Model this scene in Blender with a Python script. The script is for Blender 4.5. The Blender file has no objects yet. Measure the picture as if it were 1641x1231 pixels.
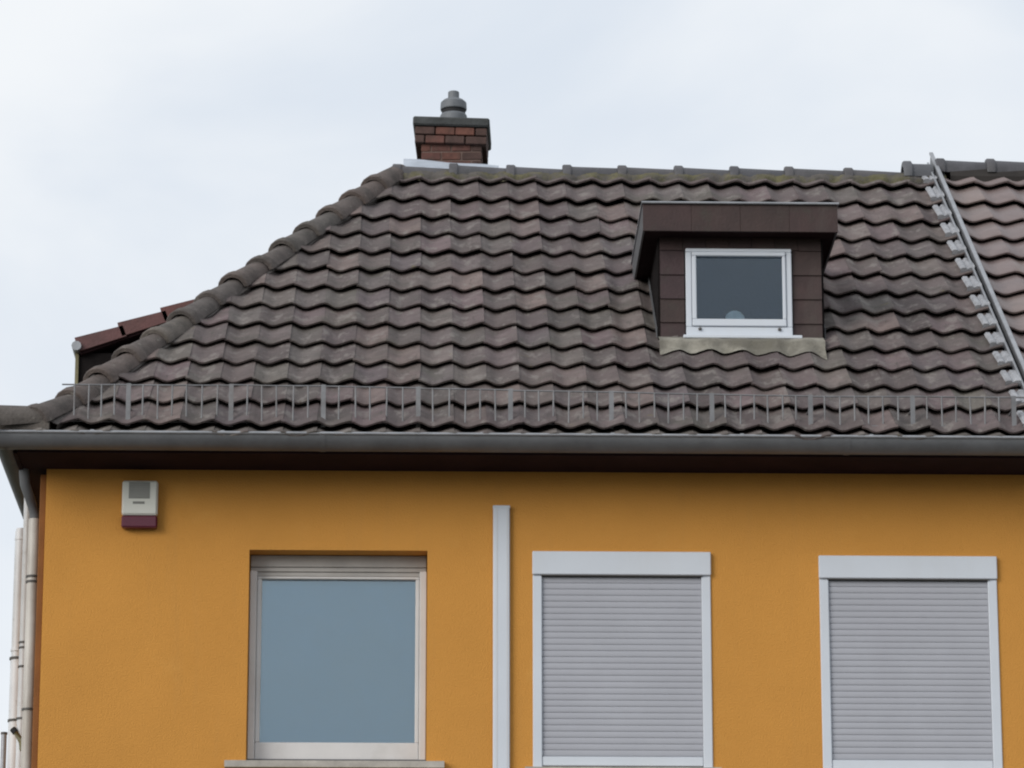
import bpy, bmesh, math, random
from mathutils import Vector, Matrix
R = math.radians
rnd = random.Random(7)
sc = bpy.context.scene
col = sc.collection

# ------------------------------------------------------------------ camera
cam = bpy.data.objects.new('camera', bpy.data.cameras.new('camera'))
col.objects.link(cam)
cam.location = (2.084, -22.33, 1.6)
cam.rotation_euler = (R(90 + 15.6), 0, R(-1.39))
cam.data.sensor_width = 36
cam.data.lens = 6530 / 1641 * 36
cam.data.clip_start = 0.1
cam.data.clip_end = 2000
sc.camera = cam

# ------------------------------------------------------------------ sky and sun (overcast)
SUN_EL, SUN_AZ = R(21), R(228)        # azimuth clockwise from +y: the sun stands behind the camera, a little to the left
w = bpy.data.worlds.new('World'); sc.world = w
w.use_nodes = True
nt = w.node_tree; nt.nodes.clear()
N = nt.nodes.new; L = nt.links.new
out = N('ShaderNodeOutputWorld')
sky = N('ShaderNodeTexSky'); sky.sky_type = 'NISHITA'; sky.sun_disc = False
sky.sun_elevation = SUN_EL; sky.sun_rotation = SUN_AZ
b1 = N('ShaderNodeBackground'); b1.inputs[1].default_value = 0.10
L(sky.outputs[0], b1.inputs[0])
tc = N('ShaderNodeTexCoord')
n1 = N('ShaderNodeTexNoise'); n1.inputs['Scale'].default_value = 5.5; n1.inputs['Detail'].default_value = 5; n1.inputs['Roughness'].default_value = 0.5
n1.inputs['Distortion'].default_value = 0.35
mp = N('ShaderNodeMapping'); mp.inputs['Scale'].default_value = (1, 1, 1.7); mp.inputs['Location'].default_value = (3.1, 0.4, 1.2)
L(tc.outputs['Generated'], mp.inputs[0]); L(mp.outputs[0], n1.inputs['Vector'])
cr = N('ShaderNodeValToRGB'); cr.color_ramp.interpolation = 'EASE'
cr.color_ramp.elements[0].position = 0.30; cr.color_ramp.elements[0].color = (0.76, 0.825, 0.91, 1)
cr.color_ramp.elements[1].position = 0.68; cr.color_ramp.elements[1].color = (0.96, 0.985, 1.01, 1)
L(n1.outputs['Fac'], cr.inputs[0])
b2 = N('ShaderNodeBackground'); b2.inputs[1].default_value = 1.0
L(cr.outputs[0], b2.inputs[0])
mx = N('ShaderNodeMixShader'); mx.inputs[0].default_value = 0.92
L(b1.outputs[0], mx.inputs[1]); L(b2.outputs[0], mx.inputs[2]); L(mx.outputs[0], out.inputs[0])

sl = bpy.data.lights.new('sun', 'SUN'); sl.energy = 2.0; sl.angle = R(34); sl.color = (1.0, 0.965, 0.91)
sun = bpy.data.objects.new('sun', sl); col.objects.link(sun)
d = Vector((math.sin(SUN_AZ) * math.cos(SUN_EL), math.cos(SUN_AZ) * math.cos(SUN_EL), math.sin(SUN_EL)))
sun.rotation_euler = d.to_track_quat('Z', 'Y').to_euler()
sun.location = d * 60

sc.view_settings.view_transform = 'Standard'; sc.view_settings.look = 'None'
sc.view_settings.exposure = 0.0; sc.view_settings.gamma = 1.0
sc.view_settings.use_curve_mapping = False
sc.cycles.filter_width = 2.1            # the photograph is a soft, low-resolution one

# ------------------------------------------------------------------ materials
def mat(name, color, rough=0.6, var=0.12, scale=6.0, bump=0.0, bscale=60.0, metal=0.0, spec=0.5, obj_var=0.0, stains=None, ramp=None, lichen=None):
    m = bpy.data.materials.new(name); m.use_nodes = True
    t = m.node_tree; nd = t.nodes; p = nd['Principled BSDF']
    p.inputs['Roughness'].default_value = rough; p.inputs['Metallic'].default_value = metal
    p.inputs['Specular IOR Level'].default_value = spec
    geo = nd.new('ShaderNodeNewGeometry')
    def noise(s, det=5, rg=0.6, vec=None):
        n = nd.new('ShaderNodeTexNoise'); n.inputs['Scale'].default_value = s; n.inputs['Detail'].default_value = det
        n.inputs['Roughness'].default_value = rg
        t.links.new(vec or geo.outputs['Position'], n.inputs['Vector']); return n
    def mix(a, b, fac, mode='MIX'):
        x = nd.new('ShaderNodeMix'); x.data_type = 'RGBA'; x.blend_type = mode
        for k, v in ((6, a), (7, b)):
            if hasattr(v, 'links'): t.links.new(v, x.inputs[k])
            else: x.inputs[k].default_value = (*v, 1) if len(v) == 3 else v
        if hasattr(fac, 'links'): t.links.new(fac, x.inputs[0])
        else: x.inputs[0].default_value = fac
        return x.outputs[2]
    def rng(src, a, b, c, dd):
        r = nd.new('ShaderNodeMapRange'); t.links.new(src, r.inputs[0])
        for i, v in enumerate((a, b, c, dd)): r.inputs[1 + i].default_value = v
        return r.outputs[0]
    c = color
    if ramp:                                          # alike pieces differ in colour one by one
        oi = nd.new('ShaderNodeObjectInfo')
        rp = nd.new('ShaderNodeValToRGB'); e = rp.color_ramp.elements
        e[0].position = 0; e[0].color = (*ramp[0], 1); e[1].position = 1; e[1].color = (*ramp[-1], 1)
        for i, q in enumerate(ramp[1:-1]):
            k = e.new((i + 1) / (len(ramp) - 1)); k.color = (*q, 1)
        t.links.new(oi.outputs['Random'], rp.inputs[0]); c = rp.outputs[0]
    n = noise(scale)
    g = rng(n.outputs['Fac'], 0.3, 0.7, 1 - var, 1 + var)
    gc = nd.new('ShaderNodeCombineColor')
    for i in range(3): t.links.new(g, gc.inputs[i])
    c = mix(c, gc.outputs[0], 1.0, 'MULTIPLY')
    if stains:
        for (sc_, lo, hi, colr, amt, stretch) in stains:
            v = None
            if stretch:
                mpn = nd.new('ShaderNodeMapping'); mpn.inputs['Scale'].default_value = stretch
                t.links.new(geo.outputs['Position'], mpn.inputs[0]); v = mpn.outputs[0]
            s = noise(sc_, 6, 0.65, v)
            c = mix(c, colr, rng(s.outputs['Fac'], lo, hi, 0, amt))
    t.links.new(c, p.inputs['Base Color'])
    if bump:
        bn = noise(bscale, 4, 0.6)
        bp = nd.new('ShaderNodeBump'); bp.inputs['Strength'].default_value = bump; bp.inputs['Distance'].default_value = 0.01
        t.links.new(bn.outputs['Fac'], bp.inputs['Height']); t.links.new(bp.outputs[0], p.inputs['Normal'])
    return m

M = {}
M['render'] = mat('orange_render', (0.575, 0.270, 0.060), 0.9, 0.055, 1.3, 0.6, 110, spec=0.2,
                  stains=[(0.9, 0.5, 0.8, (0.52, 0.245, 0.05), 0.4, (1, 1, 0.35)), (30, 0.62, 0.8, (0.46, 0.22, 0.05), 0.4, None), (2.2, 0.56, 0.75, (0.50, 0.25, 0.07), 0.35, (3.5, 1, 0.25)), (3.0, 0.6, 0.75, (0.66, 0.36, 0.10), 0.25, None)])
TILE = [(a * .95, b * .89, c * .92) for a, b, c in [(.078, .066, .064), (.130, .112, .103), (.098, .083, .082), (.165, .143, .130), (.106, .099, .088), (.148, .116, .116), (.088, .080, .074), (.175, .142, .128), (.112, .096, .098), (.128, .122, .104)]]
M['tile'] = mat('weathered_tile', (0.12, 0.1, 0.09), 0.72, 0.22, 9, 0.5, 70, spec=0.35, ramp=TILE,
                stains=[(5, 0.52, 0.72, (0.070, 0.064, 0.056), 0.6, None), (17, 0.62, 0.70, (0.24, 0.22, 0.20), 0.4, None), (11, 0.66, 0.74, (0.16, 0.14, 0.045), 0.6, None), (48, 0.66, 0.71, (0.32, 0.31, 0.29), 0.6, None), (7, 0.60, 0.66, (0.055, 0.05, 0.045), 0.5, (6, 1, 1)), (2.2, 0.55, 0.7, (0.080, 0.077, 0.062), 0.6, None), (1.3, 0.50, 0.62, (0.092, 0.066, 0.068), 0.45, None), (26, 0.62, 0.70, (0.17, 0.15, 0.14), 0.5, (1, 3, 1)), (8, 0.54, 0.64, (0.205, 0.185, 0.172), 0.6, (1.6, .8, .8)), (34, 0.65, 0.70, (0.030, 0.027, 0.025), 0.7, (1.5, .7, .7))])
M['tile_new'] = mat('newer_tile', (0.2, 0.16, 0.15), 0.42, 0.12, 9, 0.2, 70, spec=0.5,
                    ramp=[(0.150, 0.114, 0.110), (0.190, 0.145, 0.138), (0.168, 0.132, 0.130), (0.200, 0.155, 0.143)], stains=[(6, 0.55, 0.75, (0.13, 0.11, 0.10), 0.5, None)])
M['cap'] = mat('hip_cap', (0.13, 0.12, 0.105), 0.8, 0.3, 8, 0.8, 60, spec=0.3,
               ramp=[(0.098, 0.085, 0.076), (0.118, 0.102, 0.090), (0.092, 0.082, 0.077), (0.115, 0.090, 0.081)],
               stains=[(7, 0.5, 0.72, (0.050, 0.046, 0.042), 0.8, None), (19, 0.62, 0.69, (0.22, 0.205, 0.18), 0.6, None)])
M['ridge'] = mat('ridge_cap', (0.09, 0.09, 0.1), 0.6, 0.25, 8, 0.4, 60, ramp=[(0.058, 0.058, 0.067), (0.076, 0.073, 0.080), (0.068, 0.062, 0.064)],
                 stains=[(7, 0.5, 0.72, (0.05, 0.05, 0.05), 0.6, None)])
M['red'] = mat('red_tile', (0.16, 0.06, 0.05), 0.7, 0.25, 8, 0.4, 60, ramp=[(0.105, 0.040, 0.037), (0.135, 0.050, 0.040), (0.092, 0.043, 0.045)], stains=[(9, .5, .7, (.06, .035, .032), .6, None)])
M['moss'] = mat('mossy_mortar', (0.105, 0.096, 0.05), 0.95, 0.45, 12, 0.8, 60, stains=[(7, 0.42, 0.58, (0.095, 0.085, 0.08), 0.95, None), (13, 0.55, 0.68, (0.05, 0.046, 0.04), 0.8, None)])
M['deck'] = mat('roof_underlay', (0.03, 0.026, 0.024), 0.95, 0.2)
M['zinc'] = mat('weathered_zinc', (0.115, 0.118, 0.125), 0.5, 0.18, 5, 0.15, 40, metal=0.15, stains=[(4, 0.5, 0.8, (0.07, 0.07, 0.072), 0.6, None)])
M['zinc_pale'] = mat('bare_zinc', (0.30, 0.31, 0.33), 0.45, 0.18, 8, 0.15, 40, metal=0.3)  # lighter zinc colour for rails, beads and edges
M['lead'] = mat('grey_lead', (0.32, 0.325, 0.345), 0.55, 0.22, 14, 0.3, 30, stains=[(18, 0.5, 0.7, (0.14, 0.14, 0.15), 0.6, None)])
M['lead_pale'] = mat('pale_lead', (0.42, 0.46, 0.52), 0.5, 0.15, 9, 0.3, 20)
M['lead_dark'] = mat('dark_lead', (0.085, 0.088, 0.098), 0.6, 0.2, 9, 0.2, 30)
M['gutter_dark'] = mat('dark_side_gutter', (0.042, 0.043, 0.048), 0.6, 0.2, 9, 0.2, 30)  # side gutter, a darker grey than the front one
M['wood'] = mat('dark_brown_boards', (0.022, 0.011, 0.012), 0.9, 0.25, 4, 0.3, 50, spec=0.1, stains=[(3, 0.5, 0.8, (0.015, 0.010, 0.010), 0.6, (0.3, 1, 6))])
M['slate'] = mat('brown_shingle', (0.06, 0.036, 0.032), 0.65, 0.25, 7, 0.35, 60, ramp=[(0.036, 0.018, 0.018), (0.045, 0.023, 0.021), (0.038, 0.021, 0.018), (0.040, 0.020, 0.022)],
                 stains=[(8, 0.55, 0.75, (0.040, 0.036, 0.026), 0.6, None), (4, 0.55, 0.7, (0.062, 0.046, 0.04), 0.5, (1, 1, .2))])
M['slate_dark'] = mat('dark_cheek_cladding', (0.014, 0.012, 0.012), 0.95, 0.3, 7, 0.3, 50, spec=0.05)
M['galv'] = mat('galvanised_steel', (0.19, 0.19, 0.198), 0.5, 0.25, 8, 0.1, 50, metal=0.3, stains=[(6, 0.55, 0.7, (0.14, 0.12, 0.11), 0.7, None)])
M['white'] = mat('white_plastic', (0.58, 0.615, 0.67), 0.35, 0.03, 3, stains=[(2.5, 0.5, 0.85, (0.52, 0.52, 0.51), 0.4, (1, 1, 0.3))])
M['frame'] = mat('window_frame_plastic', (0.60, 0.58, 0.57), 0.35, 0.05, 4, stains=[(5, 0.5, 0.8, (0.44, 0.42, 0.39), 0.5, None)])
M['shutter'] = mat('grey_shutter', (0.375, 0.382, 0.420), 0.45, 0.05, 3, stains=[(2, 0.45, 0.8, (0.345, 0.345, 0.385), 0.6, (1, 1, 0.4))])
M['shutter_raised'] = mat('warm_grey_shutter_end', (0.36, 0.34, 0.32), 0.55, 0.12, 6)  # raised slats: warmer, slightly darker grey than the closed shutters
M['stone'] = mat('sill_stone', (0.40, 0.37, 0.33), 0.8, 0.2, 10, 0.3, 60)
M['mortar'] = mat('pale_mortar', (0.25, 0.235, 0.20), 0.9, 0.3, 9, 0.6, 50, stains=[(3.2, 0.44, 0.56, (0.135, 0.125, 0.105), 0.9, None), (11, 0.5, 0.7, (0.15, 0.14, 0.11), 0.7, None)])
M['brick'] = mat('chimney_brick', (0.15, 0.06, 0.04), 0.85, 0.3, 20, 0.5, 60, ramp=[(0.110, 0.045, 0.034), (0.130, 0.052, 0.037), (0.100, 0.042, 0.035), (0.118, 0.050, 0.039), (0.106, 0.041, 0.034)],
                 stains=[(9, 0.5, 0.7, (0.06, 0.045, 0.035), 0.7, None)])
M['brick_soot'] = mat('sooty_brick', (0.070, 0.040, 0.034), 0.9, 0.35, 14, 0.5, 60)
M['brick_mortar'] = mat('chimney_mortar', (0.135, 0.092, 0.078), 0.9, 0.25, 12, 0.4, 60)
M['concrete'] = mat('sooty_concrete', (0.05, 0.054, 0.055), 0.85, 0.35, 9, 0.5, 50)
M['pot'] = mat('grey_pot', (0.135, 0.145, 0.16), 0.6, 0.15, 9, 0.2, 40)
M['black'] = mat('black_gap', (0.012, 0.012, 0.014), 0.8, 0.1)
M['alarm_white'] = mat('alarm_plastic', (0.66, 0.66, 0.60), 0.4, 0.03)
M['alarm_grille'] = mat('alarm_grille', (0.27, 0.27, 0.25), 0.5, 0.05)
M['alarm_red'] = mat('alarm_lens', (0.105, 0.008, 0.026), 0.2, 0.1)
M['print'] = mat('grey_print', (0.20, 0.20, 0.18), 0.5, 0.1)
M['blind'] = mat('window_blind', (0.36, 0.58, 0.70), 0.8, 0.06, 2.5, stains=[(1.4, 0.4, 0.7, (0.41, 0.57, 0.62), 0.8, None)])
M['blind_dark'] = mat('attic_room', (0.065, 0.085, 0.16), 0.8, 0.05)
M['ornament'] = mat('pale_ornament', (0.80, 0.74, 0.55), 0.6, 0.2, 20)
M['pvc'] = mat('white_pipe', (0.58, 0.58, 0.59), 0.45, 0.10, 4, stains=[(5, 0.48, 0.7, (0.34, 0.33, 0.31), 0.7, (1, 1, 0.2)), (14, .6, .7, (.25, .23, .2), .5, None)])
M['pvc_beige'] = mat('beige_pipe', (0.50, 0.47, 0.43), 0.45, 0.12, 4, stains=[(5, 0.46, 0.68, (0.22, 0.18, 0.14), 0.75, (1, 1, 0.2))])
M['strip'] = mat('pipe_shade_brown', (0.22, 0.085, 0.022), 0.9, 0.15, 5, 0.3, 100)  # brown that stands in for the downpipe's shaded side
M['clip'] = mat('dark_clip', (0.07, 0.065, 0.06), 0.6, 0.2)
M['olive'] = mat('olive_brass', (0.16, 0.14, 0.07), 0.5, 0.3, 20)
M['plain_render'] = mat('cream_render', (0.55, 0.48, 0.36), 0.9, 0.05, 2, 0.3, 120)
M['asphalt'] = mat('asphalt', (0.05, 0.05, 0.052), 0.9, 0.2, 8, 0.5, 90)
M['paving'] = mat('concrete_paving', (0.26, 0.25, 0.235), 0.9, 0.15, 4, 0.3, 60)
M['ground'] = mat('grassy_ground', (0.07, 0.085, 0.04), 0.95, 0.3, 1.5, 0.5, 20)

def glass(name, tint, ior=1.52, boost=1.0):
    m = bpy.data.materials.new(name); m.use_nodes = True
    t = m.node_tree; t.nodes.clear()
    o = t.nodes.new('ShaderNodeOutputMaterial'); a = t.nodes.new('ShaderNodeBsdfTransparent'); g = t.nodes.new('ShaderNodeBsdfGlossy')
    a.inputs[0].default_value = (*tint, 1); g.inputs['Roughness'].default_value = 0.02; g.inputs[0].default_value = (0.86, 0.95, 1.0, 1)
    f = t.nodes.new('ShaderNodeFresnel'); f.inputs[0].default_value = ior
    x = t.nodes.new('ShaderNodeMixShader')
    t.links.new(f.outputs[0], x.inputs[0]); t.links.new(a.outputs[0], x.inputs[1]); t.links.new(g.outputs[0], x.inputs[2]); t.links.new(x.outputs[0], o.inputs[0])
    return m
M['glass'] = glass('double_glazing', (0.82, 0.92, 0.98), 2.15)
M['glass_attic'] = glass('attic_glazing', (0.80, 0.88, 0.98), 1.62)

# ------------------------------------------------------------------ mesh helpers
class MB:
    def __init__(s): s.v, s.f, s.sm = [], [], []
    def quad(s, a, b, c, d, smooth=False):
        i = len(s.v); s.v += [a, b, c, d]; s.f.append((i, i + 1, i + 2, i + 3)); s.sm.append(smooth); return s
    def grid(s, rows, smooth=True, close=False):
        i = len(s.v); n = len(rows[0])
        for r in rows: s.v += [tuple(p) for p in r]
        for a in range(len(rows) - 1):
            for b in range(n if close else n - 1):
                c = (b + 1) % n
                s.f.append((i + a * n + b, i + a * n + c, i + (a + 1) * n + c, i + (a + 1) * n + b)); s.sm.append(smooth)
        return s
    def poly(s, pts, smooth=False):
        i = len(s.v); s.v += [tuple(p) for p in pts]; s.f.append(tuple(range(i, i + len(pts)))); s.sm.append(smooth); return s
    def box(s, x0, x1, y0, y1, z0, z1, bev=0.0, mtx=None):
        bm = bmesh.new(); bmesh.ops.create_cube(bm, size=1)
        for v in bm.verts: v.co = Vector(((x0 + x1) / 2 + v.co.x * (x1 - x0), (y0 + y1) / 2 + v.co.y * (y1 - y0), (z0 + z1) / 2 + v.co.z * (z1 - z0)))
        if bev: bmesh.ops.bevel(bm, geom=bm.edges[:], offset=bev, segments=1, affect='EDGES')
        if mtx: bm.transform(mtx)
        i = len(s.v); bm.verts.index_update()
        s.v += [tuple(v.co) for v in bm.verts]
        for f in bm.faces: s.f.append(tuple(i + v.index for v in f.verts)); s.sm.append(False)
        bm.free(); return s
    def prism(s, pts, x0, x1):
        """closed (y,z) outline pushed from x0 to x1"""
        a = [(x0, y, z) for y, z in pts]; b = [(x1, y, z) for y, z in pts]; n = len(pts)
        s.poly(a[::-1]); s.poly(b)
        for k in range(n): s.quad(a[k], a[(k + 1) % n], b[(k + 1) % n], b[k])
        return s
    def tube(s, pts, r, n=12, caps=True):
        pts = [Vector(p) for p in pts]; rs = r if isinstance(r, (list, tuple)) else [r] * len(pts); rows = []
        for k, p in enumerate(pts):
            d = (pts[min(k + 1, len(pts) - 1)] - pts[max(k - 1, 0)]).normalized()
            up = Vector((0, 0, 1)) if abs(d.z) < 0.9 else Vector((0, 1, 0))
            a = d.cross(up).normalized(); b = a.cross(d).normalized()
            rows.append([tuple(p + (a * math.cos(2 * math.pi * j / n) + b * math.sin(2 * math.pi * j / n)) * rs[k]) for j in range(n)])
        s.grid(rows, True, True)
        if caps: s.poly(rows[0][::-1]); s.poly(rows[-1])
        return s
    def lathe(s, cx, cy, prof, n=20):
        rows = [[(cx + r * math.cos(2 * math.pi * j / n), cy + r * math.sin(2 * math.pi * j / n), z) for j in range(n)] for r, z in prof]
        for k in range(len(rows) - 1): s.grid(rows[k:k + 2], True, True)
        s.poly(rows[-1]); s.poly(rows[0][::-1]); return s
    def mesh(s, name):
        m = bpy.data.meshes.new(name); m.from_pydata(s.v, [], s.f)
        m.polygons.foreach_set('use_smooth', s.sm); m.update()
        bm = bmesh.new(); bm.from_mesh(m); bmesh.ops.recalc_face_normals(bm, faces=bm.faces[:]); bm.to_mesh(m); bm.free()
        return m
    def build(s, name, m, parent=None, label=None):
        return link(name, s.mesh(name), m, parent, label)

def link(name, me, m, parent=None, label=None, mtx=None):
    if m and not me.materials: me.materials.append(m)
    o = bpy.data.objects.new(name, me); col.objects.link(o)
    if parent: o.parent = parent
    if label: o['label'] = label
    if mtx is not None: o.matrix_local = mtx
    return o
def tag(o, label=None, cat=None, group=None, kind=None):
    for k, v in (('label', label), ('category', cat), ('group', group), ('kind', kind)):
        if v: o[k] = v
    return o
def empty(name, loc=(0, 0, 0)):
    o = bpy.data.objects.new(name, None); col.objects.link(o); o.location = loc; o.empty_display_size = 0.2; return o

# ------------------------------------------------------------------ key measures (metres; x right along the wall, y into the house, z up)
PITCH = R(36); CP, SP = math.cos(PITCH), math.sin(PITCH); TP = math.tan(PITCH)
YE, ZE = -0.44, 7.445                     # tail line of the lowest tiles
YR = 3.36; ZR = ZE + (YR - YE) * TP       # ridge
XL = 0.0; XH = 1.95                     # eave corner and ridge end of the hip
XD = 5.585                                # party wall
WT = 7.318                                # top of the wall
DEPTH = 6.72
def roof(x, s, w=0.0):                    # point on the front slope: s metres up from the eave, w metres off it
    return Vector((x, YE + s * CP - w * SP, ZE + s * SP + w * CP))
roof_frame = Matrix(((1, 0, 0, 0), (0, CP, -SP, YE), (0, SP, CP, ZE), (0, 0, 0, 1)))
SLOPE = (YR - YE) / CP

# ------------------------------------------------------------------ ground
g = MB().quad((-600, -600, 0), (600, -600, 0), (600, 900, 0), (-600, 900, 0)).build('ground', M['ground']); tag(g, kind='structure')
g = MB().quad((-80, -26, .008), (80, -26, .008), (80, -4.2, .008), (-80, -4.2, .008)).build('road', M['asphalt']); tag(g, kind='structure')
g = MB().box(-80, 80, -4.2, -0.02, 0.012, 0.13, 0.01).build('pavement', M['paving']); tag(g, kind='structure')

# ------------------------------------------------------------------ the orange house
house = empty('house', (0, 0, 0))
tag(house, 'orange rendered end house with weathered grey brown hipped tile roof, dormer and brick chimney', 'house')

# wall with three window openings
OPEN = [(1.150, 2.150, 5.655, 6.860), (2.742, 3.742, 5.60, 6.854), (4.354, 5.356, 5.60, 6.838)]
mb = MB()
xs = sorted({0, XD} | {o[0] for o in OPEN} | {o[1] for o in OPEN})
for a, b in zip(xs, xs[1:]):
    hole = next((o for o in OPEN if o[0] <= a and b <= o[1]), None)
    if not hole:
        mb.quad((a, 0, 0), (b, 0, 0), (b, 0, 7.43), (a, 0, 7.43))
    else:
        mb.quad((a, 0, 0), (b, 0, 0), (b, 0, hole[2]), (a, 0, hole[2]))
        mb.quad((a, 0, hole[3]), (b, 0, hole[3]), (b, 0, 7.43), (a, 0, 7.43))
        x0, x1, z0, z1 = hole
        for p, q in (((x0, z0), (x0, z1)), ((x0, z1), (x1, z1)), ((x1, z1), (x1, z0)), ((x1, z0), (x0, z0))):
            mb.quad((p[0], 0, p[1]), (q[0], 0, q[1]), (q[0], 0.30, q[1]), (p[0], 0.30, p[1]))
mb.quad((0, 0, 0), (0, DEPTH, 0), (0, DEPTH, WT), (0, 0, WT))
mb.quad((0, DEPTH, 0), (XD, DEPTH, 0), (XD, DEPTH, WT), (0, DEPTH, WT))
mb.quad((0.0, 0.0, WT), (XD, 0.0, WT), (XD, DEPTH, WT), (0, DEPTH, WT))
mb.build('wall', M['render'], house)
MB().box(-0.037, -0.002, 0.035, 0.12, 0.1, WT - 0.02, 0.004).build('pipe_shade_strip', M['strip'], house, 'red brown strip standing in for the shaded side of the downpipe')  # added strip: its colour paints the shaded right side of the downpipe

# eaves
MB().box(-0.13, XD, -0.372, -0.002, WT + 0.002, WT + 0.022).build('soffit', M['wood'], house)
MB().box(-0.13, XD, -0.402, -0.375, WT - 0.005, 7.44).build('fascia_board', M['wood'], house)
MB().box(-0.13, -0.002, 0.0, DEPTH + 0.3, WT + 0.002, WT + 0.022).build('soffit', M['wood'], house)
MB().box(-0.155, -0.132, -0.37, DEPTH + 0.37, WT - 0.005, 7.43).build('fascia_board', M['wood'], house)

def gutter_profile(r, n=12):
    a = [(math.cos(t) * r, math.sin(t) * r) for t in [math.pi + math.pi * k / n for k in range(n + 1)]]
    b = [(math.cos(t) * (r - .004), math.sin(t) * (r - .004)) for t in [2 * math.pi - math.pi * k / n for k in range(n + 1)]]
    return a, b
ga, gb = gutter_profile(0.078)
GY, GZ = -0.432, 7.400
mb = MB()
X0, X1 = -0.262, XD
mb.grid([[(x, GY + p, GZ + q) for p, q in ga] for x in (X0, X1)]); mb.grid([[(x, GY + p, GZ + q) for p, q in gb] for x in (X0, X1)])
mb.poly([(X0, GY + p, GZ + q) for p, q in ga + gb])
gut = mb.build('gutter', M['zinc'], house)
MB().tube([(X0, GY - .080, GZ + .004), (X1, GY - .080, GZ + .004)], 0.0085, 8).build('gutter_bead', M['zinc_pale'], gut)
for x in (1.545, 4.46):
    ja, jb = gutter_profile(0.0805)
    MB().grid([[(xx, GY + p, GZ + q) for p, q in ja] for xx in (x, x + .035)]).build('gutter_joint', M['zinc'], gut)
for x in [0.28 + .72 * k for k in range(8)]:
    MB().box(x, x + .022, GY - .078, GY + .09, GZ + .013, GZ + .018).build('gutter_strap', M['zinc_pale'], gut)
GX = -0.187
mb = MB()
ya, yb = GY - .02, DEPTH + .42
mb.grid([[(GX + p, y, GZ + q) for p, q in ga] for y in (ya, yb)]); mb.grid([[(GX + p, y, GZ + q) for p, q in gb] for y in (ya, yb)])
sg = mb.build('gutter', M['gutter_dark'], house)
MB().tube([(GX - .080, ya - .06, GZ + .004), (GX - .080, yb, GZ + .004)], 0.0085, 8).build('gutter_bead', M['zinc_pale'], sg)

# ------------------------------------------------------------------ roof
E0, E1 = -0.045, -0.05
mb = MB()
def P(x, y, z): return (x, y, z)
a = roof(XL - .01, 0.0, E1); b = roof(XD, 0.0, E1); c = roof(XD, SLOPE - .03, E1); e = roof(XH - .01, SLOPE - .03, E1)
mb.quad(a, b, c, e)
BY = 2 * YR - YE
bk = lambda v: (v[0], 2 * YR - v[1], v[2])
mb.quad(bk(a), bk(e), bk(c), bk(b))
mb.quad(a, e, bk(e), bk(a))
mb.quad((-.21, YE + .02, 7.405), (.02, YE + .02, 7.43), (.02, BY - .02, 7.43), (-.21, BY - .02, 7.405))
roofo = mb.build('roof', M['deck'], house)

W = 0.19; G0 = 0.345; LIFT = 0.043; AMP = 0.0142
def tile_mesh(name, w=W, g=G0, length=0.44, amp=AMP, lift=LIFT, n=10):
    """one pantile: roll on both edges, trough in the middle, thick rounded tail at v=0 raised off the course below"""
    m = MB()
    def z(u, v):
        lip = max(0.0, (u - 0.88) / 0.17)
        a = 2 * math.pi * u
        c = math.cos(a + .24 * (1 - math.cos(a)))       # the roll falls away more steeply on its right side
        return amp * c + lift * (1 - v / g) + 0.004 * min(1, lip)
    us = [1.05 * k / n for k in range(n + 1)]
    nose = [(u * w, -0.001, z(u, 0) - 0.008) for u in us]
    r0 = [(u * w, 0.010, z(u, 0.01)) for u in us]
    r1 = [(u * w, length, z(u, length)) for u in us]
    m.grid([nose, r0, r1], True)
    low = [(u * w, 0.002, z(u, 0) - 0.019) for u in us]
    m.grid([low, nose], True)
    for k in (0, -1):
        u = us[k]
        m.poly([low[k], nose[k], r0[k], r1[k], (u * w, length, z(u, length) - .02)])
    return m.mesh(name)
TM = tile_mesh('tile')
TM.materials.append(M['tile'])
COURSE = [-0.03, 0.315, 0.645, 0.966, 1.29, 1.62, 1.955, 2.30, 2.65, 3.0, 3.35, 3.71, 4.09, 4.48]
hipx = lambda s: XL + (XH - XL) * s / SLOPE if s > .2 else -.2 + .9 * max(0, s)           # hip line on the front slope
def hip_cut(me, k=5):
    """copy of a tile already in roof coordinates, trimmed along the hip line"""
    bm = bmesh.new(); bm.from_mesh(me)
    nrm = Vector((-SLOPE, (XH - XL), 0)).normalized()
    bmesh.ops.bisect_plane(bm, geom=bm.verts[:] + bm.edges[:] + bm.faces[:], plane_co=Vector((XL + .02, 0, 0)) if k > 0 else Vector((-.20, 0, 0)), plane_no=nrm if k > 0 else Vector((-.45, .30, 0)).normalized(), clear_outer=True)
    m2 = bpy.data.meshes.new('tile'); bm.to_mesh(m2); bm.free(); return m2
DX0, DX1, DY0 = 3.520, 4.480, 0.73                    # dormer body
whole, cuts = [], []
sag = lambda x: .0105 * (5.4 - x) * max(0.0, 1 - .0 * x)      # the old courses run a little out of level, higher at the hip
starters = []
for i in range(-13, 17):
    starters.append((-1, Matrix.Translation((2.284 + W * i, -.085 + rnd.gauss(0, .003), -.030)) @ Matrix.Rotation(rnd.gauss(0, R(.6)), 4, 'Y')))
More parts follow.
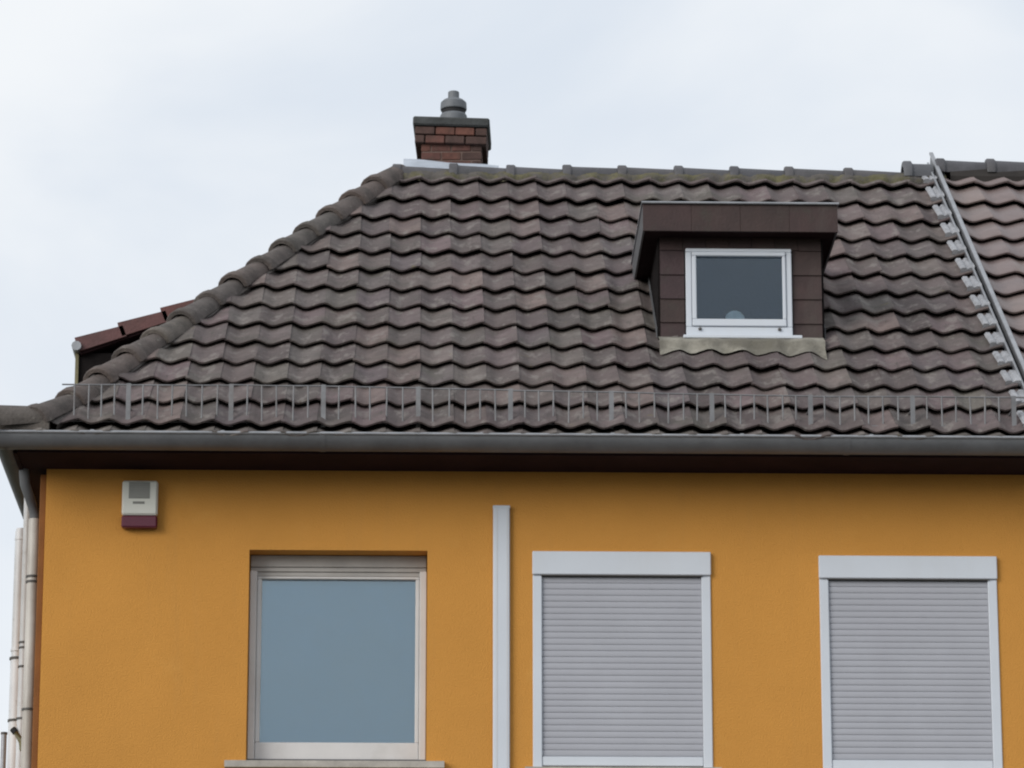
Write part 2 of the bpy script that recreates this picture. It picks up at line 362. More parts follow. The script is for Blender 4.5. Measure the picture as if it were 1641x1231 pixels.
for k, s in enumerate(COURSE):
    for i in range(-13, 17):
        x = 2.284 + W * i
        jit = Matrix.Translation((x + rnd.uniform(-.0015, .0015), s + sag(x) + rnd.gauss(0, .0035), rnd.gauss(0, .0016))) @ Matrix.Rotation(rnd.gauss(0, R(.35)), 4, 'Z') @ Matrix.Rotation(rnd.gauss(0, R(.7)), 4, 'Y') @ Matrix.Rotation(rnd.gauss(0, R(.35)), 4, 'X')
        if k == 13: jit = jit @ Matrix.Diagonal((1, .5, 1, 1))
        if DX0 - .02 < x and x + W < DX1 + .02 and DY0 < YE + (s + .02) * CP and YE + s * CP < 1.72: continue
        if x + 1.05 * W < hipx(s) + .02: continue
        if (k > 0 and x > XL + (XH - XL) * (s + .45) / SLOPE + .02) or (k == 0 and x > .25): whole.append((k, jit))
        else: cuts.append((k, jit))
# the course right under the ridge is mostly hidden by the mortar: joined; everything else is a tile of its own
objs = [t for t in whole if t[0] < 13]; rest = [t for t in whole if t[0] == 13] + [t for t in cuts if t[0] >= 12]
cuts = [t for t in cuts if t[0] < 12]
over = len(objs) + len(cuts) - 300
if over > 0:
    top = [t for t in objs if t[0] == 12][:over]
    rest += top; objs = [t for t in objs if t not in top]
for k, mt in objs:
    link('tile', TM, None, roofo, None, roof_frame @ mt)
for k, mt in cuts:
    m2 = TM.copy(); m2.transform(mt); m3 = hip_cut(m2, k); bpy.data.meshes.remove(m2)
    if len(m3.polygons) == 0: continue
    if not m3.materials: m3.materials.append(M['tile'])
    link('tile', m3, None, roofo, None, roof_frame.copy())
bm = bmesh.new()
for k, mt in rest:
    m2 = TM.copy(); m2.transform(mt); m3 = hip_cut(m2); bm.from_mesh(m3); bpy.data.meshes.remove(m2); bpy.data.meshes.remove(m3)
me = bpy.data.meshes.new('upper_tiles'); bm.to_mesh(me); bm.free(); me.materials.append(M['tile'])
tag(link('upper_tiles', me, None, roofo, 'weathered tiles of the top course under the ridge', roof_frame.copy()), kind='stuff')
print('tiles', len(objs), 'cut', len(cuts), 'joined', len(rest))

bm = bmesh.new()
for k, mt in starters:
    m2 = TM.copy(); m2.transform(mt @ Matrix.Diagonal((1, .5, 1, 1))); bm.from_mesh(m2); bpy.data.meshes.remove(m2)
me = bpy.data.meshes.new('eave_tiles'); bm.to_mesh(me); bm.free(); me.materials.append(M['tile'])
tag(link('eave_tiles', me, None, roofo, 'short starter tiles dipping into the gutter', roof_frame.copy()), kind='stuff')

# tiles of the hip end (faces the side, out of the photograph's view): joined
HR = math.hypot(XH - XL, ZR - ZE)
hv = Vector((XH - XL, 0, ZR - ZE)).normalized(); hn = Vector((-hv.z, 0, hv.x))
hip_frame = Matrix(((0, hv.x, hn.x, XL), (-1, 0, 0, 0), (0, hv.z, hn.z, ZE), (0, 0, 0, 1)))
bm = bmesh.new()
SD = (1.50, 3.35)                                      # y span of the side dormer
for k in range(10):
    s = -.03 + .345 * k
    t = (s + .45) / HR
    y0 = YE + .1 + t * (YR - YE); y1 = 2 * YR - y0
    y = y0
    while y + W < y1:
        if not (SD[0] - .1 < y < SD[1] and .45 < s < 1.3):
            m2 = TM.copy(); m2.transform(Matrix.Translation((-(y + W), s, 0))); bm.from_mesh(m2); bpy.data.meshes.remove(m2)
        y += W
me = bpy.data.meshes.new('hip_end_tiles'); bm.to_mesh(me); bm.free(); me.materials.append(M['tile'])
tag(link('hip_end_tiles', me, None, roofo, 'weathered tiles of the hip end', hip_frame), kind='stuff')

# hip and ridge caps
def cap_mesh(name, r0, r1, ln, collar=0.011, n=10):
    m = MB()
    def ring(y, r, a0=-12, a1=192): return [(math.cos(R(a0 + (a1 - a0) * k / n)) * r, y, math.sin(R(a0 + (a1 - a0) * k / n)) * r * 0.95) for k in range(n + 1)]
    m.grid([ring(0.002, r0 + collar - .006), ring(0.010, r0 + collar), ring(0.055, r0 + collar)], True)
    m.grid([ring(0.055, r0 + collar), ring(0.068, r0)], True)
    m.grid([ring(0.068, r0), ring(ln, r1)], True)
    m.grid([ring(0.002, r0 + collar - .006), ring(0.002, r0 - .018)], True)
    m.grid([ring(0.002, r0 - .018), ring(ln, r1 - .018)], True)
    me = m.mesh(name); return me
CAP = cap_mesh('hip_tile', 0.098, 0.076, 0.43); CAP.materials.append(M['cap'])
hipdir = Vector((XH - XL, YR - YE, ZR - ZE)); HL = hipdir.length; hipdir.normalize()
hipn = (Vector((0, -SP, CP)) + Vector((-(ZR - ZE), 0, XH - XL)).normalized()).normalized()
hip0 = Vector((XL, YE, ZE))
def axes(o, d, nz, roll=0.0):
    d = d.normalized(); x = d.cross(nz).normalized(); z = x.cross(d).normalized()
    m = Matrix((( x.x, d.x, z.x, o.x), (x.y, d.y, z.y, o.y), (x.z, d.z, z.z, o.z), (0, 0, 0, 1)))
    return m @ Matrix.Rotation(roll, 4, 'Y')
n_h = 15; step = (HL - 0.02) / (n_h - 1)
for k in range(n_h):
    o = hip0 + hipdir * (step * (k - 1) - .01) + hipn * (0.008 + rnd.gauss(0, .004))
    dd = (hipdir + hipn * rnd.gauss(-.030, .006) + Vector((rnd.gauss(0, .012), rnd.gauss(0, .012), 0))).normalized()
    if k == 0:
        o = hip0 + Vector((-.285, -.035, .020)); dd = Vector((.03, .02, .055)) + hip0 - o
    if k == 1:
        dd = (dd + Vector((.10, 0, -.05))).normalized(); o = o + Vector((-.035, 0, .018))
    link('hip_tile', CAP, None, roofo, None, axes(o, dd, hipn, rnd.gauss(0, R(2))) @ Matrix.Diagonal((1, .68 if k == 0 else 1, 1, 1)))
# mortar bedding beneath the hip caps
m = MB(); rows = [[], [], []]
for k in range(60):
    t = k / 59 * HL
    p = hip0 + hipdir * t
    q = p + Vector((0.090 + rnd.uniform(-.012, .012), 0, 0)); q = Vector((q.x, q.y, ZE + (q.y - YE) * TP)) + Vector((0, -SP, CP)) * .020
    q0 = Vector((p.x + .06, p.y, ZE + (p.y - YE) * TP)) + Vector((0, -SP, CP)) * -.075
    rows[0].append(tuple(q0)); rows[1].append(tuple(q)); rows[2].append(tuple(p + hipn * .075))
m.grid(rows, False)
m.build('mortar_bedding', M['cap'], roofo)
m = MB()
rows = [[tuple(hip0 + hipdir * (k / 59 * HL) + v) for k in range(60)] for v in (hipn * .07, Vector((-.05, 0, 0)) - hipn * .02, hipn * -.09)]
m.grid(rows, False); m.build('mortar_bedding', M['cap'], roofo)
MB().prism([(-.495, 7.395), (-.28, 7.395), (-.28, 7.50), (-.40, 7.50), (-.495, 7.475)], -.30, .05).build('corner_mortar', M['cap'], roofo)

RID = cap_mesh('ridge_tile', 0.092, 0.080, 0.42, 0.014); RID.materials.append(M['ridge'])
rx = [2.305, 2.685, 3.06, 3.425, 3.80, 4.17, 4.535, 4.93]
for x in [1.93] + rx:
    o = Vector((x - .02, YR, ZR - .022 + rnd.gauss(0, .003)))
    link('ridge_tile', RID, None, roofo, None, axes(o, Vector((1, rnd.gauss(0, .006), rnd.gauss(-.012, .006))), Vector((0, 0, 1)), rnd.gauss(0, R(2))))
link('ridge_tile', cap_mesh('ridge_tile', .098, .096, .20, .02), M['lead_dark'], roofo, 'newer dark raised end ridge tile', axes(Vector((5.305, YR, ZR + .012)), Vector((1, 0, 0)), Vector((0, 0, 1))))
link('ridge_tile', cap_mesh('ridge_tile', .085, .085, .12, .004), M['lead_dark'], roofo, None, axes(Vector((5.46, YR, ZR - .02)), Vector((1, 0, 0)), Vector((0, 0, 1))))
# mossy mortar line under the ridge caps
for sgn, nm in ((1, 'mortar_bedding'), (-1, 'mortar_bedding')):
    m = MB(); n = 150; rr = [[], [], []]
    for k in range(n + 1):
        x = XH + .02 + (5.568 - XH) * k / n
        u = (x - 2.284) / W
        ww = AMP * math.cos(2 * math.pi * u)
        low = SLOPE - .135 - rnd.uniform(0, .035) - .02 * math.cos(2 * math.pi * u)
        for j, (s_, w_) in enumerate(((low, ww + .012), (low + .03, ww * .7 + .040 + rnd.uniform(0, .008)), (SLOPE - .03, .052))):
            p = roof(x, s_, w_)
            rr[j].append((p.x, YR + sgn * (p.y - YR), p.z))
    m.grid(rr, True); m.build(nm, M['moss'], roofo)

# ------------------------------------------------------------------ party wall flashing
SKEW = Matrix(((1, -.0130, 0, .003), (0, 1, 0, 0), (0, 0, 1, 0), (0, 0, 0, 1)))      # the strip is not quite square to the eave
def sbox(x0, x1, s0, s1, w0, w1, bev=0.0): return MB().box(x0, x1, s0, s1, w0, w1, bev, roof_frame @ SKEW)
fl = sbox(5.575, 5.593, -0.02, SLOPE + .22, -0.06, 0.095).build('firewall_flashing', M['zinc'], house, 'upstanding grey metal flashing on the party wall')
sbox(5.572, 5.597, -0.03, SLOPE + .26, 0.096, 0.112, .002).build('capping_rail', M['zinc_pale'], fl)
sbox(5.545, 5.556, -0.02, SLOPE + .15, 0.063, 0.075, .001).build('capping_rail', M['zinc_pale'], fl)
sbox(5.548, 5.564, -0.02, SLOPE + .02, 0.0, 0.062).build('upstand', M['lead_dark'], fl)
for k in range(14):
    s = COURSE[k]
    g_ = (COURSE[k + 1] if k < 13 else SLOPE) - s
    m = MB()
    x0, x1 = 5.462, 5.552
    prof = [(0, 0), (.10, .014), (.36, .014), (.46, .002), (.54, .002), (.64, .016), (.90, .016), (1, .02)]
    dx = rnd.uniform(-.004, .004) - .0095 * s
    for (v0, v1, up) in ((0.012, g_ * .80, LIFT + .014),):
        rows = []
        for v in (v0, v0 + .01, v1):
            rows.append([tuple(roof(x0 + dx + (x1 - x0) * a_, s + v, up * (1 - .75 * v / g_) + h * (1 if v > v0 else .6) + AMP * .6)) for a_, h in prof])
        m.grid(rows, False)
        m.grid([[tuple(roof(x0 + dx + (x1 - x0) * a_, s + v0 + .002, up - .026 + AMP * .6)) for a_, h in prof], rows[0]], False)
    m.build('flashing_piece', M['lead'], fl)

# ------------------------------------------------------------------ chimney
CHR = Matrix.Translation((2.315, 3.86, 0)) @ Matrix.Rotation(R(-2.5), 4, 'Z')
hw, hd = .203, .20
ch = MB().box(-hw + .006, hw - .006, -hd + .006, hd - .006, 9.6, 10.69, 0, CHR).build('chimney', M['brick_mortar'], house, 'red brick chimney with sooty cap behind the ridge')
def brick(x0, x1, y0, y1, z0, z1, m='brick', mt=CHR):
    j = Matrix.Translation((rnd.uniform(-.002, .002), rnd.uniform(-.002, .002), 0))
    MB().box(x0, x1, y0, y1, z0, z1, .004, mt @ j).build('brick', M[m], ch)
def course(z, h, hw, hd, flip, mt, soot=False):
    jn = .008
    ed = [-hw] + [x for x in [-hw + (.135 if flip else .0675) + .135 * q for q in range(4)] if x < hw - .04] + [hw]
    for yy, sg_ in ((-hd, 1), (hd, -1)):
        y0, y1 = sorted((yy, yy + sg_ * .10))
        for p, q in zip(ed, ed[1:]):
            end = p < -hw + .01 or q > hw - .01
            dark = (end and (soot or q > hw - .01)) or rnd.random() < .05
            brick(p + (jn / 2 if p > -hw else 0), q - (jn / 2 if q < hw else 0), y0, y1, z, z + h, 'brick_soot' if dark else 'brick', mt)
    for xx, sg_ in ((-hw, 1), (hw, -1)):
        x0, x1 = sorted((xx, xx + sg_ * .10))
        brick(x0, x1, -hd + .11, hd - .11, z, z + h, 'brick_soot' if soot else 'brick', mt)
z = 10.12
for k in range(7):
    course(z, .052, hw, hd, k % 2, CHR); z += .0605
CAPM = Matrix.Translation((2.312, 3.86, 10.60)) @ Matrix.Rotation(R(2.2), 4, 'Y') @ Matrix.Rotation(R(-2.5), 4, 'Z')
course(-.072, .052, .240, .235, 0, CAPM, True); course(-.012, .052, .242, .237, 1, CAPM, True)
MB().box(-.258, .258, -.255, .255, .046, .108, .010, CAPM).build('cap_slab', M['concrete'], ch)
mb = MB().lathe(2.322, 3.86, [(.092, 10.70), (.092, 10.80), (.085, 10.812)])
mb.build('pot_base', M['pot'], ch)
MB().lathe(2.322, 3.86, [(.080, 10.813), (.080, 10.842)]).build('pot_gap', M['black'], ch)
MB().lathe(2.322, 3.86, [(.088, 10.843), (.090, 10.850), (.088, 10.895), (.070, 10.913), (.042, 10.920), (.038, 10.930), (.038, 10.972), (.034, 10.976)]).build('chimney_pot', M['pot'], ch)
# pale lead saddle between ridge and chimney
m = MB(); rows = [[], []]
n = 24
for k in range(n + 1):
    t = k / n; x = 1.985 + t * .64
    sag = .012 * math.sin(t * math.pi * 2 * 1.5)
    rows[0].append((x, YR + .10, 10.262 + sag * .6))
    rows[1].append((x, YR + .275, 10.418 - .044 * t + sag * .3))
m.grid(rows, True); m.build('lead_flashing', M['lead_pale'], ch, 'pale grey lead flashing between ridge and chimney')
MB().box(1.985, 2.625, YR + .277, YR + .290, 10.05, 10.372).build('lead_flashing', M['lead_pale'], ch)

# ------------------------------------------------------------------ dormer
dm = MB().box(DX0 + .012, DX1 - .012, DY0 + .012, 2.1, 8.15, 8.945).build('dormer', M['slate_dark'], house, 'flat roofed dormer clad in brown shingles')
# front shingles in courses, window left clear
WX0, WX1, WZ0, WZ1 = 3.672, 4.300, 8.330, 8.874
def shingle(x0, x1, z0, z1, y, par=dm, tilt=.010):
    m = MB()
    f = [(x0, y - tilt, z0), (x1, y - tilt, z0), (x1, y, z1), (x0, y, z1)]
    b = [(x0, y + .012, z0), (x1, y + .012, z0), (x1, y + .012, z1), (x0, y + .012, z1)]
    m.quad(*f); m.quad(*b[::-1])
    for k in range(4): m.quad(f[k], b[k], b[(k + 1) % 4], f[(k + 1) % 4])
    m.build('shingle', M['slate'], par)
zc = [8.270, 8.42, 8.57, 8.72, 8.87, 8.945]
for r_, (z0, z1) in enumerate(zip(zc, zc[1:])):
    for (xa, xb) in ([(DX0, WX0 - .006), (WX1 + .006, DX1)] if z0 < WZ1 - .01 else [(DX0, DX1)]):
        wid = xb - xa
        n = max(1, round(wid / .13))
        off = 0
        ed = [xa + wid * k / n for k in range(n + 1)]
        if n > 2 and r_ % 2: ed = [xa] + [e_ + wid / n / 2 for e_ in ed[:-1]] + [xb]
        for p, q in zip(ed, ed[1:]):
            shingle(p + .0015, q - .0015, z0 + rnd.uniform(-.003, .003), z1 + .012, DY0 - .002)
shingle(WX0 - .004, WX1 + .004, 8.27, WZ0 - .03, DY0 - .002)
# cheeks: tapering boards
def slope_z(y): return ZE + (y - YE) * TP
for sx in (DX0, DX1):
    y = DY0 + .01
    while y < 1.66:
        y1 = min(y + .105, 1.68)
        s_ = -1 if sx == DX0 else 1
        m = MB()
        pts = [(y, slope_z(y) - .04), (y1 - .006, slope_z(y1) - .04), (y1 - .006, 8.94), (y, 8.94)]
        x0, x1 = sorted((sx + s_ * .012, sx - s_ * .010))
        m.prism(pts, x0, x1); m.build('cheek_board', M['slate_dark'], dm)
        y += .105
# stepped flashing along both cheeks
for sx, s_ in ((DX0, -1), (DX1, 1)):
    for k in range(5):
        y = DY0 + .03 + k * .19
        m = MB(); xo = sx + s_ * .017
        pts = [(y, slope_z(y) + .02), (y + .17, slope_z(y + .17) + .02), (y + .17, slope_z(y + .17) + .085), (y, slope_z(y) + .085)]
        x0, x1 = sorted((xo, xo + s_ * .004)); m.prism(pts, x0, x1)
        m.build('step_flashing', M['zinc'], dm)
# flat roof: slab, fascia panels, drip edge, grey verge
RX0, RX1, RY0 = 3.413, 4.567, .57
MB().box(RX0 + .012, RX1 - .012, RY0 + .014, 1.86, 8.950, 9.104).build('dormer_roof', M['wood'], dm)
edges = [RX0, 3.70, 3.99, 4.28, RX1]
for p, q in zip(edges, edges[1:]):
    MB().box(p + .0005, q - .0005, RY0 - rnd.uniform(0, .002), RY0 + .012, 8.940, 9.108, .0015).build('fascia_panel', M['slate'], dm)
for x0, x1 in ((RX0, RX0 + .011), (RX1 - .011, RX1)):
    MB().box(x0, x1, RY0 + .0125, 1.83, 8.945, 9.106).build('verge_board', M['zinc'], dm)
MB().box(RX0 - .008, RX1 + .008, RY0 - .012, 1.9, 9.1085, 9.118).build('drip_edge', M['zinc_pale'], dm)
MB().tube([(RX0 - .008, RY0 - .012, 9.113), (RX1 + .008, RY0 - .012, 9.113)], .008, 8).build('drip_edge', M['zinc_pale'], dm)
# mortar and lead apron below the dormer front
m = MB(); n = 64; rows = [[], [], [], [], []]
for k in range(n + 1):
    x = 3.505 + (4.478 - 3.505) * k / n
    a = 2 * math.pi * ((x - 2.284) / W); ww = AMP * math.cos(a + .24 * (1 - math.cos(a)))
    s1 = (DY0 - .006 - YE) / CP
    e_ = 1.228 + rnd.uniform(-.003, .003) - (.09 * (x - 4.43) / .048 if x > 4.43 else 0) + .02 * math.sin(x * 7)
    rows[0].append(tuple(roof(x, s1, .045))); rows[1].append(tuple(roof(x, 1.318, .074 + ww * .25)))
    rows[2].append(tuple(roof(x, 1.300, .070 + ww * .25)))
    rows[3].append(tuple(roof(x, 1.285, ww * .6 + .034))); rows[4].append(tuple(roof(x, e_, ww + .026)))
m.grid(rows, True); m.build('mortar_apron', M['mortar'], dm, 'pale mortar apron below the dormer window')

# dormer window
dw = empty('dormer_window', (0, 0, 0)); dw.parent = house
def frame_rect(x0, x1, z0, z1, wl, wr, wb, wt, y0, y1, m, par, bev=.004, nm='frame'):
    mb = MB()
    mb.box(x0, x1, y0, y1, z1 - wt, z1, bev); mb.box(x0, x1, y0, y1, z0, z0 + wb, bev)
    mb.box(x0, x0 + wl, y0 + .0015, y1 - .0015, z0 + wb, z1 - wt, bev); mb.box(x1 - wr, x1, y0 + .0015, y1 - .0015, z0 + wb, z1 - wt, bev)
    return mb.build(nm, m, par)
frame_rect(WX0, WX1, WZ0, WZ1, .034, .034, .060, .022, DY0 - .035, DY0 + .04, M['white'], dw)
frame_rect(WX0 + .036, WX1 - .036, WZ0 + .062, WZ1 - .024, .026, .020, .044, .024, DY0 - .045, DY0 + .02, M['white'], dw, nm='casement')
MB().box(3.73, 4.25, DY0 - .020, DY0 - .012, 8.438, 8.83).build('pane', M['glass_attic'], dw)
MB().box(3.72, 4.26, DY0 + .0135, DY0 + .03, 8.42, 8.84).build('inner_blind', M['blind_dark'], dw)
for x in (3.752, 4.222):
    MB().lathe(x, DY0 - .04, [(.008, 8.366), (.010, 8.370), (.010, 8.378), (.007, 8.382)], 10).build('drain_cap', M['clip'], dw)
MB().box(3.650, 4.350, DY0 - .095, DY0 - .012, 8.304, 8.324, .003).build('sill', M['white'], dw)
MB().box(3.652, 4.348, DY0 - .088, DY0 - .012, 8.282, 8.3035).build('sill_shadow_strip', M['lead_dark'], dw)  # dark strip painted in for the shadow under the sill
on = MB().lathe(3.962, DY0 - .0, [(.045, 8.440), (.058, 8.452), (.054, 8.470), (.032, 8.492), (.012, 8.500)], 16)
on = on.build('ornament', M['ornament']); on.scale = (1, .18, 1); on.location = (0, (DY0 + .0) * .82 + .001, 0)
tag(on, 'small pale rounded ornament behind the dormer window glass', 'ornament')

# ------------------------------------------------------------------ red tiled side dormer on the hip end
sd = MB()
Y0, Y1 = SD
sd.prism([(Y0 + .06, 7.9), (Y1 - .06, 7.9), (Y1 - .06, 8.45), (Y0 + .06, 8.45)], 0.02, 0.9)
sd = sd.build('side_dormer', M['slate_dark'], house, 'red tiled dormer on the hip end')
MB().box(0.008, 0.028, Y0 + .04, Y0 + .12, 7.95, 8.45).build('corner_post', M['olive'], sd)
RS = math.atan2(.30, .80)
rfr = lambda x: Matrix.Translation((0.025, Y0, 8.470)) @ Matrix.Rotation(-RS, 4, 'Y')
for k in range(3):
    for j in range(9):
        m = MB()
        x0 = k * .275; b0 = .034
        v = [(x0, 0, .036), (x0 + .33, 0, .012)]
        y0 = j * .205; y1 = y0 + .200
        base = rfr(0)
        pts = [(x0, .064), (x0 + .30, .036), (x0 + .30, -.034), (x0, -.026)] if j == 0 else [(x0, .062), (x0 + .33, .036), (x0 + .33, .020), (x0, .034)]
        a_ = [base @ Vector((px, y0, pz)) for px, pz in pts]; b_ = [base @ Vector((px, y1, pz)) for px, pz in pts]
        m.poly(a_[::-1]); m.poly(b_)
        for q in range(4): m.quad(a_[q], a_[(q + 1) % 4], b_[(q + 1) % 4], b_[q])
        m.build('tile', M['red'], sd)
MB().box(0, .95, .02, Y1 - Y0 - .02, -.045, .004, 0, rfr(0)).build('roof_boards', M['wood'], sd)
MB().tube([(0.018, Y0 - .03, 8.472), (0.018, Y1 + .03, 8.472)], .030, 10).build('gutter', M['zinc_pale'], sd)

# ------------------------------------------------------------------ windows of the front wall
def window(name): 
    o = empty(name); o.parent = house; return o
wn = window('window')
wn['label'] = 'window with raised shutter left of the white cable duct'
x0, x1, z0, z1 = OPEN[0]
yw = .13
# raised shutter: end slats under the lintel
for k, (a_, b_) in enumerate(((6.790, 6.859), (6.763, 6.789), (6.737, 6.762))):
    MB().box(x0 + .004, x1 - .004, yw - .010 + k * .004, yw + .02, a_, b_ - .0015, .003).build('shutter_slat', M['shutter_raised'], wn)
for xa in (x0 + .002, x1 - .042):
    MB().box(xa, xa + .040, yw - .022, yw + .02, z0 + .03, 6.765, .004).build('guide_rail', M['frame'], wn)
frame_rect(x0 + .043, x1 - .043, 5.690, 6.736, .026, .022, .098, .014, yw - .004, yw + .06, M['frame'], wn)
MB().box(x0 + .066, x1 - .062, yw + .020, yw + .028, 5.786, 6.724).build('pane', M['glass'], wn)
MB().box(x0 + .05, x1 - .05, yw + .062, yw + .075, 5.74, 6.735).build('blind', M['blind'], wn)
MB().box(x0 + .004, x1 - .004, yw - .026, yw + .05, 5.676, 5.689).build('sill_rail', M['lead_dark'], wn)
def sill(par, xa, xb, z):
    MB().prism([(-.062, z - .045), (-.062, z - .008), (.125, z + .014), (.125, z - .045)], xa, xb).build('sill', M['stone'], par)
sill(wn, 1.035, 2.250, 5.660)
def shutter(opening, zb, label):
    x0, x1, z0, z1 = opening
    o = window('roller_shutter'); o['label'] = label
    # box
    MB().box(x0 - .002, x1 + .002, -.026, .12, zb, z1 + .002, .004).build('shutter_box', M['white'], o)
    MB().box(x0 + .045, x1 - .045, -.022, .10, zb - .006, zb - .0005).build('box_lip', M['clip'], o)
    for xa in (x0, x1 - .052):
        MB().box(xa, xa + .052, -.012, .10, z0 - .03, zb - .001, .004).build('guide_rail', M['white'], o)
    zt = zb - .008; p = .0352; ys = .006
    sm = None
    k = 0
    while zt - p > 5.672:
        if sm is None:
            m = MB(); n = 5
            prof = [(.0022, 0), (.0007, -.0012), (-.0003, -.006), (-.0008, -p * .5), (-.0004, -p + .007), (.0007, -p + .0022), (.0022, -p + .0008)]
            m.grid([[(xx, a_, b_) for a_, b_ in prof] for xx in (x0 + .053, x1 - .053)], True)
            sm = m.mesh('slat'); sm.materials.append(M['shutter'])
        link('slat', sm, None, o, None, Matrix.Translation((0, ys + rnd.uniform(-.0002, .0002), zt)))
        zt -= p; k += 1
    MB().box(x0 + .053, x1 - .053, .014, .018, 5.64, zb - .002).build('slat_backing', M['shutter'], o)
    MB().box(x0 + .053, x1 - .053, -.006, .012, zt - .055, zt - .002, .004).build('bottom_rail', M['white'], o)
    sill(o, x0 - .045, x1 + .045, zt - .062)
    return o
shutter(OPEN[1], 6.722, 'closed grey roller shutter beside the white cable duct')
shutter(OPEN[2], 6.709, 'closed grey roller shutter at the right edge')

# ------------------------------------------------------------------ snow guard along the eave
sgd = empty('snow_guard'); sgd.parent = house; sgd['label'] = 'galvanised snow guard of thin bars along the eave'
SY = -0.392
posts = [.478, 1.050, 1.564, 2.093, 2.608, 3.172, 3.734, 4.286, 4.859, 5.427]
ztop = lambda x: 7.712 if x < 1.6 else (7.712 - (x - 1.6) * .016 if x < 3.75 else 7.672)
zbot = 7.492
for x in posts:
    lean = rnd.uniform(-.006, .006)
    MB().prism([(SY - .004, 7.470), (SY + .004, 7.470), (SY + .004, ztop(x) + .004), (SY - .004, ztop(x) + .004)], x - .013, x + .013).build('post', M['galv'], sgd)
    MB().tube([(x, SY + .003, 7.60), (x, SY + .24, 7.62)], .006, 6).build('strut', M['galv'], sgd)
ends = [.107] + posts + [XD - .02]
for p, q in zip(ends, ends[1:]):
    d1 = rnd.uniform(-.004, .004)
    MB().tube([(p, SY, ztop(p + .001) - .004 + d1), ((p + q) / 2, SY - .003, (ztop(p) + ztop(q)) / 2 - .006), (q, SY, ztop(q - .001) - .004)], .0045, 6).build('rail', M['galv'], sgd)
    MB().tube([(p, SY, zbot + .005), (q, SY, zbot + .003)], .0045, 6).build('rail', M['galv'], sgd)
    n = max(2, round((q - p) / .0815))
    for k in range(1, n):
        x = p + (q - p) * k / n + rnd.uniform(-.004, .004)
        if x < .25 and k % 2 == 0: continue
        MB().tube([(x, SY - .001, zbot - .004), (x + rnd.uniform(-.004, .004), SY - .004, ztop(x) - .004)], .0052, 5).build('bar', M['galv'], sgd)

# ------------------------------------------------------------------ neighbouring house on the right
nb = empty('neighbour_house', (XD, 0, 0))
tag(nb, 'adjoining house right of the metal flashing with lighter pinkish roof tiles', 'house')
XN = 8.6
def nbuild(mb_, name, m, par=None, label=None):
    o = mb_.build(name, m, par or nb, label)
    if par is None: o.matrix_local = Matrix.Translation((-XD, 0, 0))
    return o
m = MB(); m.box(XD + .002, XN, 0.002, DEPTH, 0, WT); nbuild(m, 'wall', M['plain_render'])
m = MB()
a = roof(XD + .03, 0.02, -.03); b = roof(XN + .2, .02, -.03); c = roof(XN + .2, SLOPE - .02, -.03); e = roof(XD + .03, SLOPE - .02, -.03)
m.quad(a, b, c, e); m.quad(bk(a), bk(e), bk(c), bk(b))
nr = nbuild(m, 'roof', M['deck'])
TN = tile_mesh('tile', .207, .345, .44, .0135, .042); TN.materials.append(M['tile_new'])
for k, s in enumerate(COURSE):
    for i in range(13):
        x = XD + .022 + .207 * i - .0125 * s
        mt = Matrix.Translation((x, s - .03 + rnd.gauss(0, .003), .022 + rnd.gauss(0, .0015))) @ Matrix.Rotation(rnd.gauss(0, R(.3)), 4, 'Z') @ Matrix.Rotation(rnd.gauss(0, R(.5)), 4, 'Y')
        if k == 13: mt = mt @ Matrix.Diagonal((1, .6, 1, 1))
        link('tile', TN, None, nr, None, roof_frame @ mt)
for k, x in enumerate([5.545, 5.88, 6.25, 6.62, 6.99, 7.36, 7.73, 8.10, 8.47]):
    link('ridge_tile', RID, None, nr, None, axes(Vector((x - .02, YR, ZR + .045)), Vector((1, 0, -.01)), Vector((0, 0, 1))))
m = MB()
for sg_ in (1, -1):
    m.grid([[(x, YR + sg_ * (roof(x, s_, w_).y - YR), roof(x, s_, w_).z) for x in (XD + .03, XN + .2)] for s_, w_ in ((SLOPE - .11, .0), (SLOPE - .085, .055), (SLOPE - .02, .10))], False)
nbuild(m, 'mortar_bedding', M['deck'], nr)
mb = MB()
mb.grid([[(x, GY + p, GZ + q) for p, q in ga] for x in (XD + .003, XN + .2)]); mb.grid([[(x, GY + p, GZ + q) for p, q in gb] for x in (XD + .003, XN + .2)])
nbuild(mb, 'gutter', M['zinc'])
nbuild(MB().box(XD + .003, XN, -.40, -.003, WT + .002, WT + .022), 'soffit', M['wood'])
nbuild(MB().box(XD + .003, XN, -.402, -.375, WT + .024, 7.44), 'fascia_board', M['wood'])

# ------------------------------------------------------------------ alarm box
al = empty('alarm_box', (.529, 0, 7.105))
tag(al, 'white alarm siren box with dark red lens high on the orange wall', 'alarm box')
def albox(x0, x1, y0, y1, z0, z1, nm, m, bev=.004):
    o = MB().box(x0 - .529, x1 - .529, y0, y1, z0 - 7.105, z1 - 7.105, bev).build(nm, m, al); return o
albox(.432, .632, -.062, -.002, 7.043, 7.242, 'housing', M['alarm_white'], .010)
gr = albox(.470, .588, -.0645, -.0625, 7.137, 7.232, 'speaker_grille', M['alarm_grille'], .0005)
for k in range(7):
    MB().box(.474 - .529, .584 - .529, -.068, -.0648, 7.143 + k * .0125 - 7.105, 7.148 + k * .0125 - 7.105).build('louvre', M['alarm_grille'], gr)
albox(.494, .560, -.0640, -.0624, 7.106, 7.120, 'maker_print', M['print'], 0)
albox(.432, .632, -.058, -.002, 6.972, 7.041, 'strobe_lens', M['alarm_red'], .008)

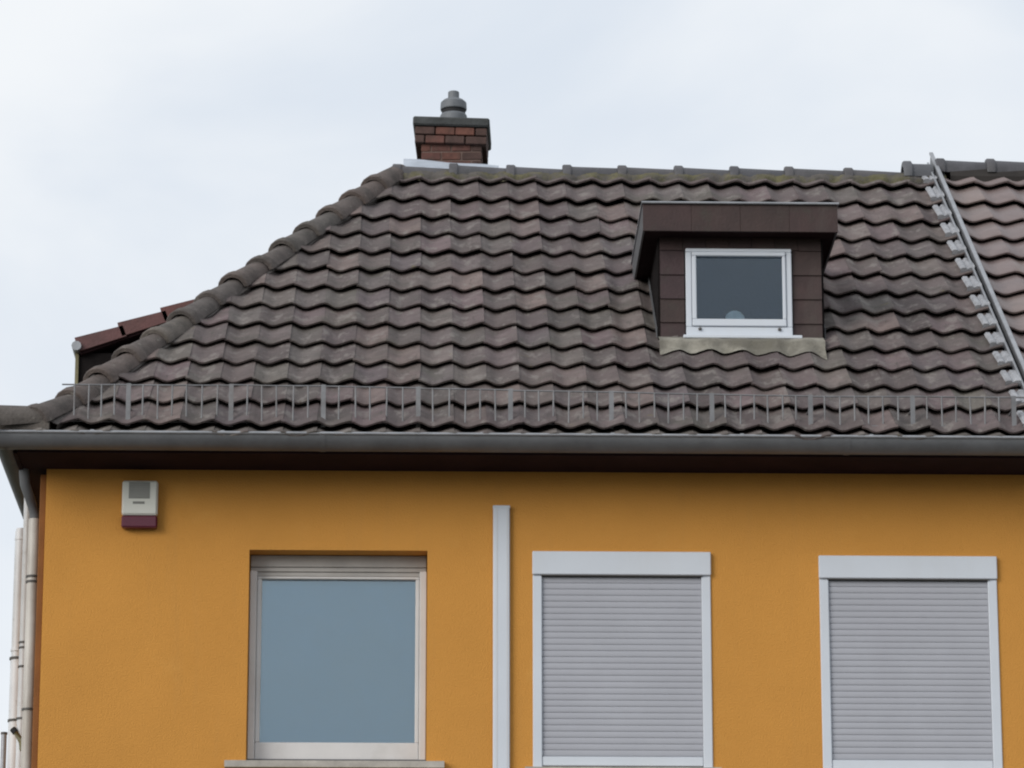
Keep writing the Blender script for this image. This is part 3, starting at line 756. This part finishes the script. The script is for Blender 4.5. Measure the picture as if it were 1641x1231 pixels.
# ------------------------------------------------------------------ white cable duct
cd = empty('cable_duct', (2.566, 0, 0))
tag(cd, 'tall white plastic cable duct running up the orange wall between the windows', 'cable duct')
mb = MB().box(-.047, .047, -.032, -.002, .10, 7.112, .006); mb.build('duct_cover', M['white'], cd)
MB().box(-.049, .049, -.034, -.0015, 7.100, 7.118, .004).build('end_cap', M['white'], cd)
for x in (-.026, .030):
    MB().box(x, x + .003, -.0335, -.0322, .11, 7.099).build('ridge_line', M['frame'], cd)

# ------------------------------------------------------------------ pipes at the left corner
dp = empty('downpipe', (-.072, .13, 0))
tag(dp, 'beige rainwater downpipe with swan neck under the gutter corner', 'downpipe')
MB().tube([(0, 0, .1), (0, 0, 7.06)], .033, 14).build('pipe', M['pvc_beige'], dp)
MB().tube([(0, 0, 7.04), (0, -.004, 7.09), (-.025, -.05, 7.17), (-.05, -.10, 7.24), (-.06, -.12, 7.345)], .029, 14).build('swan_neck', M['zinc'], dp)
for z_ in (6.72, 6.690, 5.96, 5.20, 3.6):
    MB().tube([(0, 0, z_), (0, 0, z_ + .012)], .0385, 14).build('pipe_clip', M['clip'], dp)
wp = empty('white_pipe', (-.145, .50, 0))
tag(wp, 'slim white pipe between the beige downpipe and the wider white vent pipe', 'pipe')
MB().tube([(0, 0, 0.0), (0, 0, 7.30)], .026, 12).build('pipe', M['pvc'], wp)
for z_ in (6.42, 6.39, 6.28, 5.98):
    MB().tube([(0, 0, z_), (0, 0, z_ + .011)], .031, 12).build('pipe_clip', M['clip'], wp)
st = MB().tube([(-.03, -.02, 5.905), (.012, -.035, 5.845), (.018, -.03, 5.80)], [.016, .020, .020], 10).build('inspection_stub', M['olive'], wp)
MB().tube([(-.046, -.017, 5.925), (-.028, -.021, 5.902)], .019, 10).build('stub_cap', M['black'], st)
vp = empty('vent_pipe', (-.252, 1.2, 0))
tag(vp, 'wide white vent pipe, outermost of the pipes at the left corner', 'pipe')
MB().tube([(0, 0, 6.48), (0, 0, 7.24), (0, 0, 7.262)], [.034, .034, .028], 14).build('pipe', M['pvc'], vp)
MB().tube([(.004, 0, 0), (.004, 0, 6.47)], .041, 14).build('lower_pipe', M['pvc'], vp)
for z_, r_ in ((6.47, .046), (6.52, .040), (7.19, .038), (6.10, .044)):
    MB().tube([(.002, 0, z_), (.002, 0, z_ + .014)], r_, 14).build('collar', M['clip'] if r_ > .042 else M['pvc'], vp)
po = empty('mast', (-.80, 6.0, 0))
tag(po, 'slim grey mast behind the white pipes at the lower left corner of the picture', 'mast')
MB().tube([(0, 0, 0), (0, 0, 6.93)], .020, 10).build('pole', M['zinc_pale'], po)
MB().tube([(0, 0, 6.93), (0, 0, 6.945)], .024, 10).build('pole_cap', M['clip'], po)
